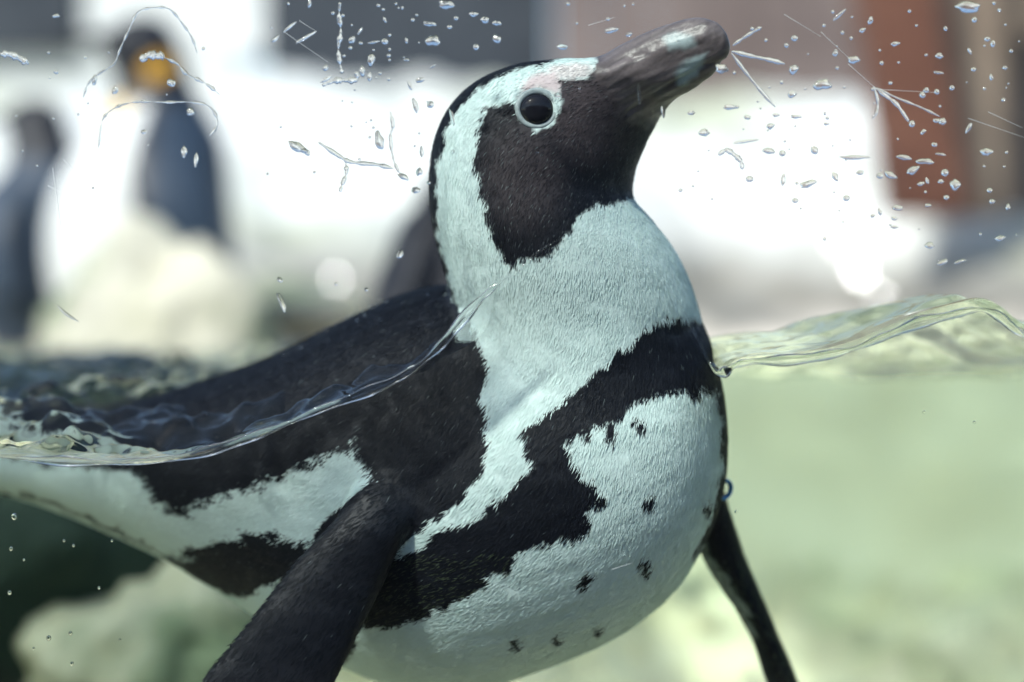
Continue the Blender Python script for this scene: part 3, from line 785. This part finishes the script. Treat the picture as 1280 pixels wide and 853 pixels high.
# the thick bright rim where the water climbs the glass
def rim(x0, x1, rad, name='water_rim'):
    sel = wl[(wl[:, 0] > (x0 - 640) * S * .97) & (wl[:, 0] < (x1 - 640) * S * .97)]
    k = np.arange(len(sel)); r = rad * S * (1 + .35 * np.sin(k * .21) + .2 * np.sin(k * .57 + 1)) * np.minimum(1, np.minimum(k + 1, len(sel) - k) / 12)
    s2 = sel.copy(); s2[:, 1] += r * .2
    o = tube(s2, np.maximum(r, .0002), 1.0, 16, 0, m_clear, name); adopt(o, water); return o
m_rim, nt, N, L, b, out = nm('rim_water'); N.remove(b)
gg = N.new('ShaderNodeBsdfGlass'); gg.inputs['IOR'].default_value = 1.33; gg.inputs['Roughness'].default_value = 0; L.new(gg.outputs[0], out.inputs['Surface'])
m_film, nt, N, L, b, out = nm('water_film'); N.remove(b)
tr = N.new('ShaderNodeBsdfTransparent'); gl_ = N.new('ShaderNodeBsdfGlossy'); gl_.inputs['Roughness'].default_value = .03
fr = thin_fresnel(N, L, 1.33); ms = N.new('ShaderNodeMixShader'); L.new(fr.outputs[0], ms.inputs[0]); L.new(tr.outputs[0], ms.inputs[1]); L.new(gl_.outputs[0], ms.inputs[2])
L.new(ms.outputs[0], out.inputs['Surface'])
for r_o in (rim(-40, 640, 4.8), rim(884, 1290, 5.2)):
    r_o.data.materials.clear(); r_o.data.materials.append(m_rim)
fo = rim(634, 900, 1.2); fo.data.materials.clear(); fo.data.materials.append(m_film)

# ------------------------------------------------------------------ tank window and the drops on it
m_glass, nt, N, L, b, out = nm('window_glass'); N.remove(b)
tr = N.new('ShaderNodeBsdfTransparent'); tr.inputs[0].default_value = (.975, .995, .985, 1)
gl_ = N.new('ShaderNodeBsdfGlossy'); gl_.inputs['Roughness'].default_value = .0
fr = thin_fresnel(N, L, 1.45)
ms = N.new('ShaderNodeMixShader'); L.new(fr.outputs[0], ms.inputs[0]); L.new(tr.outputs[0], ms.inputs[1]); L.new(gl_.outputs[0], ms.inputs[2])
L.new(ms.outputs[0], out.inputs['Surface'])
bm = bmesh.new(); box(bm, -1.5, 1.5, -.012, 0, -.6, .75)
pane = tag(bm_obj('tank_window', bm, m_glass), 'clear glass tank window speckled with drops and fine scratches', 'window')

GS = S * .97
def G(px_, row): return ((px_ - 640) * GS, (426.5 - row) * GS)
def drop_mesh(seed, irregular=.18, dome=.5, na=26, nr=6):
    rnd = random.Random(seed)
    amps = [(k, rnd.uniform(-1, 1) * irregular / k ** .7, rnd.uniform(0, 6.28)) for k in range(2, 7)]
    verts, faces = [], []
    R = [1 + sum(am * math.sin(k * 2 * math.pi * i / na + ph) for k, am, ph in amps) for i in range(na)]
    for j in range(nr):
        f = 1 - (j / nr) ** 1.35
        hgt = dome * math.sqrt(max(0, 1 - f ** 2)) if j else 0
        sag = -.10 * math.sqrt(max(0, 1 - f * f))
        for i in range(na):
            t = 2 * math.pi * i / na
            verts.append((R[i] * f * math.cos(t), hgt, R[i] * f * math.sin(t) + sag))
    ctr = len(verts); verts.append((0, dome, -.1))
    back = len(verts)
    for i in range(na):
        t = 2 * math.pi * i / na; verts.append((R[i] * .98 * math.cos(t), -.06, R[i] * .98 * math.sin(t)))
    for j in range(nr - 1):
        for i in range(na):
            a, b2 = j * na + i, j * na + (i + 1) % na
            faces.append((a, b2, b2 + na, a + na))
    for i in range(na):
        faces.append(((nr - 1) * na + i, (nr - 1) * na + (i + 1) % na, ctr))
        faces.append((back + (i + 1) % na, back + i, i))if False else faces.append((back + i, back + (i + 1) % na, (i + 1) % na, i))
    faces.append(tuple(back + i for i in range(na)))
    bm = bmesh.new(); vs_ = [bm.verts.new(v) for v in verts]
    for f in faces: bm.faces.new([vs_[i] for i in f])
    bmesh.ops.recalc_face_normals(bm, faces=bm.faces)
    me = bpy.data.meshes.new('water_drop'); bm.to_mesh(me); bm.free()
    me.polygons.foreach_set('use_smooth', [True] * len(me.polygons)); me.materials.append(m_clear)
    return me
DM_round = [drop_mesh(i, .07, .45) for i in range(5)]
DM_irr = [drop_mesh(20 + i, .24, .40) for i in range(10)]
DROP_LABEL = {'round': ('small round water drop on the glass', 'round drops on the tank window'),
              'long': ('stretched ragged water drop on the glass', 'ragged drops on the tank window')}
def drop_where(x, r):
    if x < 300: return 'around the king penguins'
    if x < 690 and r < 62: return 'against the dark wall opening'
    if x < 570: return 'against the bright bank behind the nape'
    if x < 850: return 'by the raised head and bill'
    if x > 1205 and r < 280: return 'against the tan and grey posts'
    if x > 1105 and r < 262: return 'against the red brown post'
    if r < 90: return 'against the mauve fence boards'
    return 'against the bright bank beyond the throat'
def drop(px_, row, w, h, ang=0, kind=None):
    k = kind or ('round' if max(w, h) / max(min(w, h), .1) < 1.5 and max(w, h) < 12 else 'long')
    me = random.choice(DM_round if k == 'round' else DM_irr)
    o = bpy.data.objects.new('water_drop', me); COL.objects.link(o)
    x, z = G(px_, row); o.location = (x, 0, z)
    r = min(w, h) / 2 * GS
    o.scale = (w * .44 * GS, max(r, .0006), h * .44 * GS); o.rotation_euler = (0, math.radians(ang), 0)
    where = drop_where(px_, row)
    return tag(o, DROP_LABEL[k][0] + ' ' + where, 'drop', DROP_LABEL[k][1].split(' on ')[0] + ' ' + where)
# (x, row, width, height, tilt) read off the window
DROPS = [(558, 6, 22, 13, 0), (541, 51, 19, 17, 10), (592, 18, 12, 8, 0), (606, 25, 13, 9, 0), (621, 29, 12, 8, 5), (621, 49, 13, 11, 0), (595, 59, 9, 9, 0), (537, 30, 19, 7, 5), (570, 23, 7, 6, 0), (562, 34, 8, 6, 0), (516, 25, 6, 5, 0),
    (464, 75, 11, 17, 0), (453, 89, 9, 14, 0), (462, 96, 6, 14, 0), (407, 85, 8, 9, 20), (408, 99, 18, 5, -30), (440, 50, 8, 13, 30), (451, 54, 6, 5, 0), (438, 60, 6, 5, 0), (481, 52, 10, 9, 0), (467, 53, 16, 4, -10), (450, 39, 4, 11, 35), (382, 47, 34, 5, -30), (362, 34, 22, 5, -38), (344, 49, 14, 5, -35), (387, 5, 5, 12, 10), (481, 25, 5, 8, -20), (473, 7, 6, 5, 0), (479, 12, 5, 4, 0), (495, 5, 4, 4, 0), (503, 10, 4, 5, 0), (487, 44, 5, 5, 0), (487, 62, 4, 5, 0), (508, 51, 5, 8, 0), (508, 75, 8, 4, 10), (474, 176, 13, 26, -15), (372, 184, 27, 14, 28), (382, 190, 14, 9, 35), (525, 100, 14, 7, -25), (541, 83, 9, 3, -28), (519, 132, 7, 22, -15), (538, 131, 10, 10, 0), (512, 107, 5, 13, -20), (524, 215, 9, 12, -10), (504, 221, 16, 9, 30), (520, 238, 13, 9, 0), (486, 99, 5, 5, 0), (487, 75, 4, 4, 0), (430, 70, 5, 4, 0), (475, 92, 5, 4, 0), (565, 146, 6, 20, -12), (527, 190, 5, 18, -5), (566, 190, 5, 5, 0),
    (703, 59, 17, 7, 0), (764, 38, 20, 8, -12), (786, 43, 10, 7, -25), (760, 24, 6, 5, 0), (710, 5, 6, 5, 0), (724, 110, 4, 4, 0), (697, 119, 10, 7, 0), (829, 140, 6, 16, -10), (799, 118, 4, 30, -6), (672, 190, 4, 4, 0),
    (902, 86, 18, 14, 0), (918, 91, 5, 5, 0), (992, 87, 14, 13, 0), (1028, 106, 24, 16, 0), (990, 118, 13, 9, 0), (977, 103, 5, 5, 0), (912, 134, 18, 8, 0), (864, 141, 11, 7, 0), (934, 147, 11, 6, 0), (970, 144, 11, 5, 0), (995, 146, 16, 6, 0), (963, 158, 12, 8, -20), (880, 166, 16, 10, 5), (932, 177, 36, 4, -8), (961, 189, 16, 9, 10), (978, 192, 10, 8, 0), (1018, 188, 12, 11, 0), (1068, 197, 40, 7, 0), (937, 224, 11, 9, 0), (1010, 230, 24, 10, -20), (994, 251, 9, 7, 0), (1058, 248, 10, 9, 0), (1044, 221, 8, 15, -30), (1075, 216, 13, 6, -10), (979, 225, 6, 19, 5), (1122, 260, 16, 7, 0), (1031, 142, 4, 6, 0), (1033, 155, 9, 5, 0), (1067, 75, 17, 11, -8), (1044, 67, 8, 9, 20), (1049, 19, 24, 5, -42), (1078, 38, 10, 6, -30), (1088, 26, 7, 12, 20), (993, 48, 10, 9, 0), (983, 57, 7, 7, 0), (1041, 15, 5, 5, 0), (1030, 32, 5, 5, 0), (1053, 41, 5, 6, 0), (1064, 48, 4, 6, 0), (1210, 9, 38, 15, 0), (1218, 25, 8, 8, 0), (1182, 36, 6, 7, 10), (1119, 55, 14, 6, -10), (1174, 70, 12, 8, 10), (1212, 64, 4, 11, -30), (1173, 91, 15, 4, 5), (1102, 79, 6, 6, 0), (1113, 104, 6, 5, 0), (1158, 113, 8, 8, 0), (1153, 119, 9, 9, 30), (1171, 115, 8, 8, 0), (1190, 110, 8, 7, 0), (1217, 87, 8, 6, 0), (1178, 152, 12, 9, -35), (1171, 151, 12, 6, 10), (1140, 155, 9, 10, 0), (1154, 165, 9, 6, -35), (1211, 160, 6, 16, 25), (1233, 190, 17, 11, 0), (1194, 231, 14, 17, 0), (1181, 216, 11, 11, 0), (1130, 197, 20, 8, 10), (1156, 202, 24, 9, 5), (1141, 213, 20, 10, -30), (1151, 230, 10, 6, -15), (1168, 181, 9, 6, -10), (1159, 226, 5, 9, -20), (1176, 193, 14, 4, 10), (1113, 219, 18, 10, 25), (1100, 220, 10, 8, 0), (1176, 227, 9, 6, 0), (1183, 247, 8, 7, 0), (1160, 257, 9, 5, 0), (1237, 238, 8, 7, 0), (1240, 252, 8, 7, 0), (1260, 259, 6, 9, 0), (1118, 284, 10, 5, 0), (1100, 265, 5, 11, -25), (1118, 273, 8, 6, 0), (1091, 270, 8, 5, 0), (1175, 133, 4, 4, 0), (1241, 55, 7, 10, 10), (1234, 49, 9, 7, 0), (1264, 64, 6, 5, 0), (1239, 97, 5, 10, -15), (1256, 85, 8, 5, 0), (1162, 307, 14, 9, 10), (1178, 328, 18, 6, -25), (1200, 327, 16, 5, -15), (1250, 298, 14, 8, -10), (350, 350, 10, 6, 20), (352, 378, 8, 30, -20), (500, 318, 9, 14, 30), (458, 362, 6, 5, 0), (420, 355, 5, 5, 0),
    (70, 20, 10, 6, 0), (70, 90, 8, 6, 20), (144, 113, 8, 12, 25), (118, 100, 8, 14, 10), (238, 140, 12, 11, 20), (214, 104, 14, 10, 0), (180, 165, 8, 6, 0), (230, 190, 8, 18, 0), (245, 200, 6, 22, 5)]
for d_ in DROPS: drop(*d_)
rr2 = random.Random(5); n_small = 0
small_zones = [(940, 1275, 4, 300, 55), (330, 560, 4, 230, 28), (845, 1000, 100, 260, 12), (20, 260, 60, 240, 14), (700, 930, 2, 60, 4)]
for (x0, x1, y0, y1, n) in small_zones:
    for _ in range(n):
        s_ = rr2.choice([2.5, 3, 3, 3.5, 4, 5])
        drop(rr2.uniform(x0, x1), rr2.uniform(y0, y1), s_ * rr2.uniform(.9, 1.3), s_, rr2.uniform(-30, 30), 'round')

def streak(pts, r0, label, jitter=.25, depth=.7):
    p = catmull([G(*q_) for q_ in pts], 8); n = len(p)
    rn = random.Random(int(pts[0][0])); k = np.arange(n)
    rad = r0 * GS * (1 + jitter * np.sin(k * rn.uniform(.5, .9) + rn.uniform(0, 6)) + jitter * .6 * np.sin(k * 1.7)) * np.clip(np.minimum(k + 1.5, n - k + .5) / 5, 0, 1)
    return tag(tube(p, np.maximum(rad, .00012), depth, 12, 0, m_clear, 'water_streak'), label, 'streak', None)
streak([(914, 64), (938, 70), (962, 75), (981, 80)], 2.6, 'straight water streak running sideways from the bill tip on the glass')
streak([(914, 66), (932, 90), (950, 112), (969, 134)], 2.0, 'long straight water streak slanting down from the bill tip on the glass')
streak([(916, 57), (930, 47), (945, 38), (952, 34)], 1.9, 'short water streak slanting up from the bill tip on the glass')
streak([(1094, 110), (1110, 122), (1122, 132), (1136, 152)], 2.6, 'water streak over the edge of the red brown post')
streak([(1092, 108), (1097, 126), (1095, 142), (1090, 148)], 1.6, 'thin hooked water streak hanging beside the red brown post')
streak([(1096, 110), (1120, 122), (1150, 134), (1175, 146)], 1.3, 'fine straight water streak crossing the red brown post')
streak([(898, 194), (908, 188), (918, 194), (926, 202), (928, 212)], 2.8, 'bent water streak on the glass right of the penguin throat')
streak([(425, 3), (424, 20), (426, 40), (423, 60), (425, 80), (428, 92)], 2.1, 'vertical beaded water streak against the dark opening', .6)
streak([(403, 107), (420, 101), (432, 101), (446, 99), (445, 90)], 2.9, 'ragged sideways water streak below the vertical beaded one', .5)
streak([(398, 178), (425, 196), (440, 203), (470, 206), (492, 211)], 2.4, 'curved water streak on the glass left of the penguin nape')
streak([(432, 204), (433, 216), (428, 230), (425, 240)], 2.2, 'short dangling water streak below the curved one', .4)
streak([(488, 140), (491, 158), (488, 172), (492, 200), (499, 216)], 1.6, 'thin vertical water streak near the penguin nape', .4)
streak([(0, 68), (12, 68), (26, 74), (36, 80)], 4.0, 'thick short water streak by the dark opening')
streak([(175, 76), (186, 69), (198, 70), (205, 68)], 5.0, 'fat water streak over the head of the yellow patched king penguin')
streak([(104, 122), (110, 105), (124, 92), (142, 80), (150, 62), (160, 40), (172, 16), (192, 10), (212, 12), (228, 30), (240, 48), (246, 66)], 1.15, 'looping water trail around the head of the yellow patched king penguin', .4)
streak([(122, 200), (126, 160), (132, 144), (150, 132), (175, 127), (205, 128), (240, 128), (262, 134), (272, 154), (262, 170)], 1.2, 'wavy water trail below the neck of the yellow patched king penguin', .6)
streak([(205, 72), (222, 80), (232, 92), (248, 100), (262, 108), (276, 120)], 1.5, 'ragged water trail over the yellow ear patch', .7)
streak([(72, 382), (82, 392), (98, 402)], 1.6, 'short dark water trail low on the glass above the left water')

# scratches in the glass
m_scr, nt, N, L, b, out = nm('scratch_white'); b.inputs['Base Color'].default_value = (.75, .78, .78, 1); b.inputs['Roughness'].default_value = .5
def scratch(x0, y0, x1, y1, w=.45):
    a_, b_ = np.array(G(x0, y0)), np.array(G(x1, y1)); t = (b_ - a_) / np.linalg.norm(b_ - a_); n = np.array([-t[1], t[0]]) * w * GS * .5
    pts = [a_ - n, a_ + n, b_ + n * .4, b_ - n * .4]
    bm = bmesh.new(); lo = [bm.verts.new((q_[0], .0001, q_[1])) for q_ in pts]; hi = [bm.verts.new((q_[0], -.0002, q_[1])) for q_ in pts]
    bm.faces.new(lo); bm.faces.new(hi[::-1])
    for i in range(4): bm.faces.new((lo[i], hi[i], hi[(i + 1) % 4], lo[(i + 1) % 4]))
    o = bm_obj('scratch', bm, m_scr); o.parent = pane
for s_ in [(355, 40, 410, 78), (374, 26, 396, 40), (980, 18, 1026, 46), (1026, 40, 1060, 72), (1100, 112, 1170, 116), (1210, 148, 1280, 172), (66, 210, 78, 296), (92, 245, 112, 276), (80, 200, 120, 240), (100, 215, 118, 226), (735, 32, 768, 22), (1235, 140, 1278, 160), (1060, 80, 1096, 112), (765, 712, 790, 704), (60, 232, 96, 252)]:
    scratch(*s_)

# ------------------------------------------------------------------ bubbles and drifting specks under water
m_bub, nt, N, L, b, out = nm('bubble_skin'); N.remove(b)
gg = N.new('ShaderNodeBsdfGlass'); gg.inputs['IOR'].default_value = .78; L.new(gg.outputs[0], out.inputs['Surface'])
bm = bmesh.new(); bmesh.ops.create_icosphere(bm, subdivisions=3, radius=1)
for v in bm.verts: v.co.z *= 1.15; v.co *= 1 + .08 * mnoise.noise(v.co * 1.5)
bub_me = bpy.data.meshes.new('air_bubble'); bm.to_mesh(bub_me); bm.free(); bub_me.polygons.foreach_set('use_smooth', [True] * len(bub_me.polygons)); bub_me.materials.append(m_bub)
for (x, r, s_) in [(18, 646, 6), (14, 686, 4), (12, 741, 4), (61, 798, 5), (42, 811, 3), (88, 792, 4), (80, 676, 3), (92, 682, 3), (124, 735, 3), (140, 676, 2.5), (30, 700, 2.5), (90, 830, 4), (150, 800, 2.5), (920, 640, 3), (1155, 515, 3), (1218, 528, 3)]:
    o = bpy.data.objects.new('air_bubble', bub_me); COL.objects.link(o); o.location = P(x, r, .012); k = s_ / 2 * S * 1.2; o.scale = (k, k, k)
    tag(o, 'tiny air bubble drifting under the water behind the glass', 'bubble', 'air bubbles in the tank water')
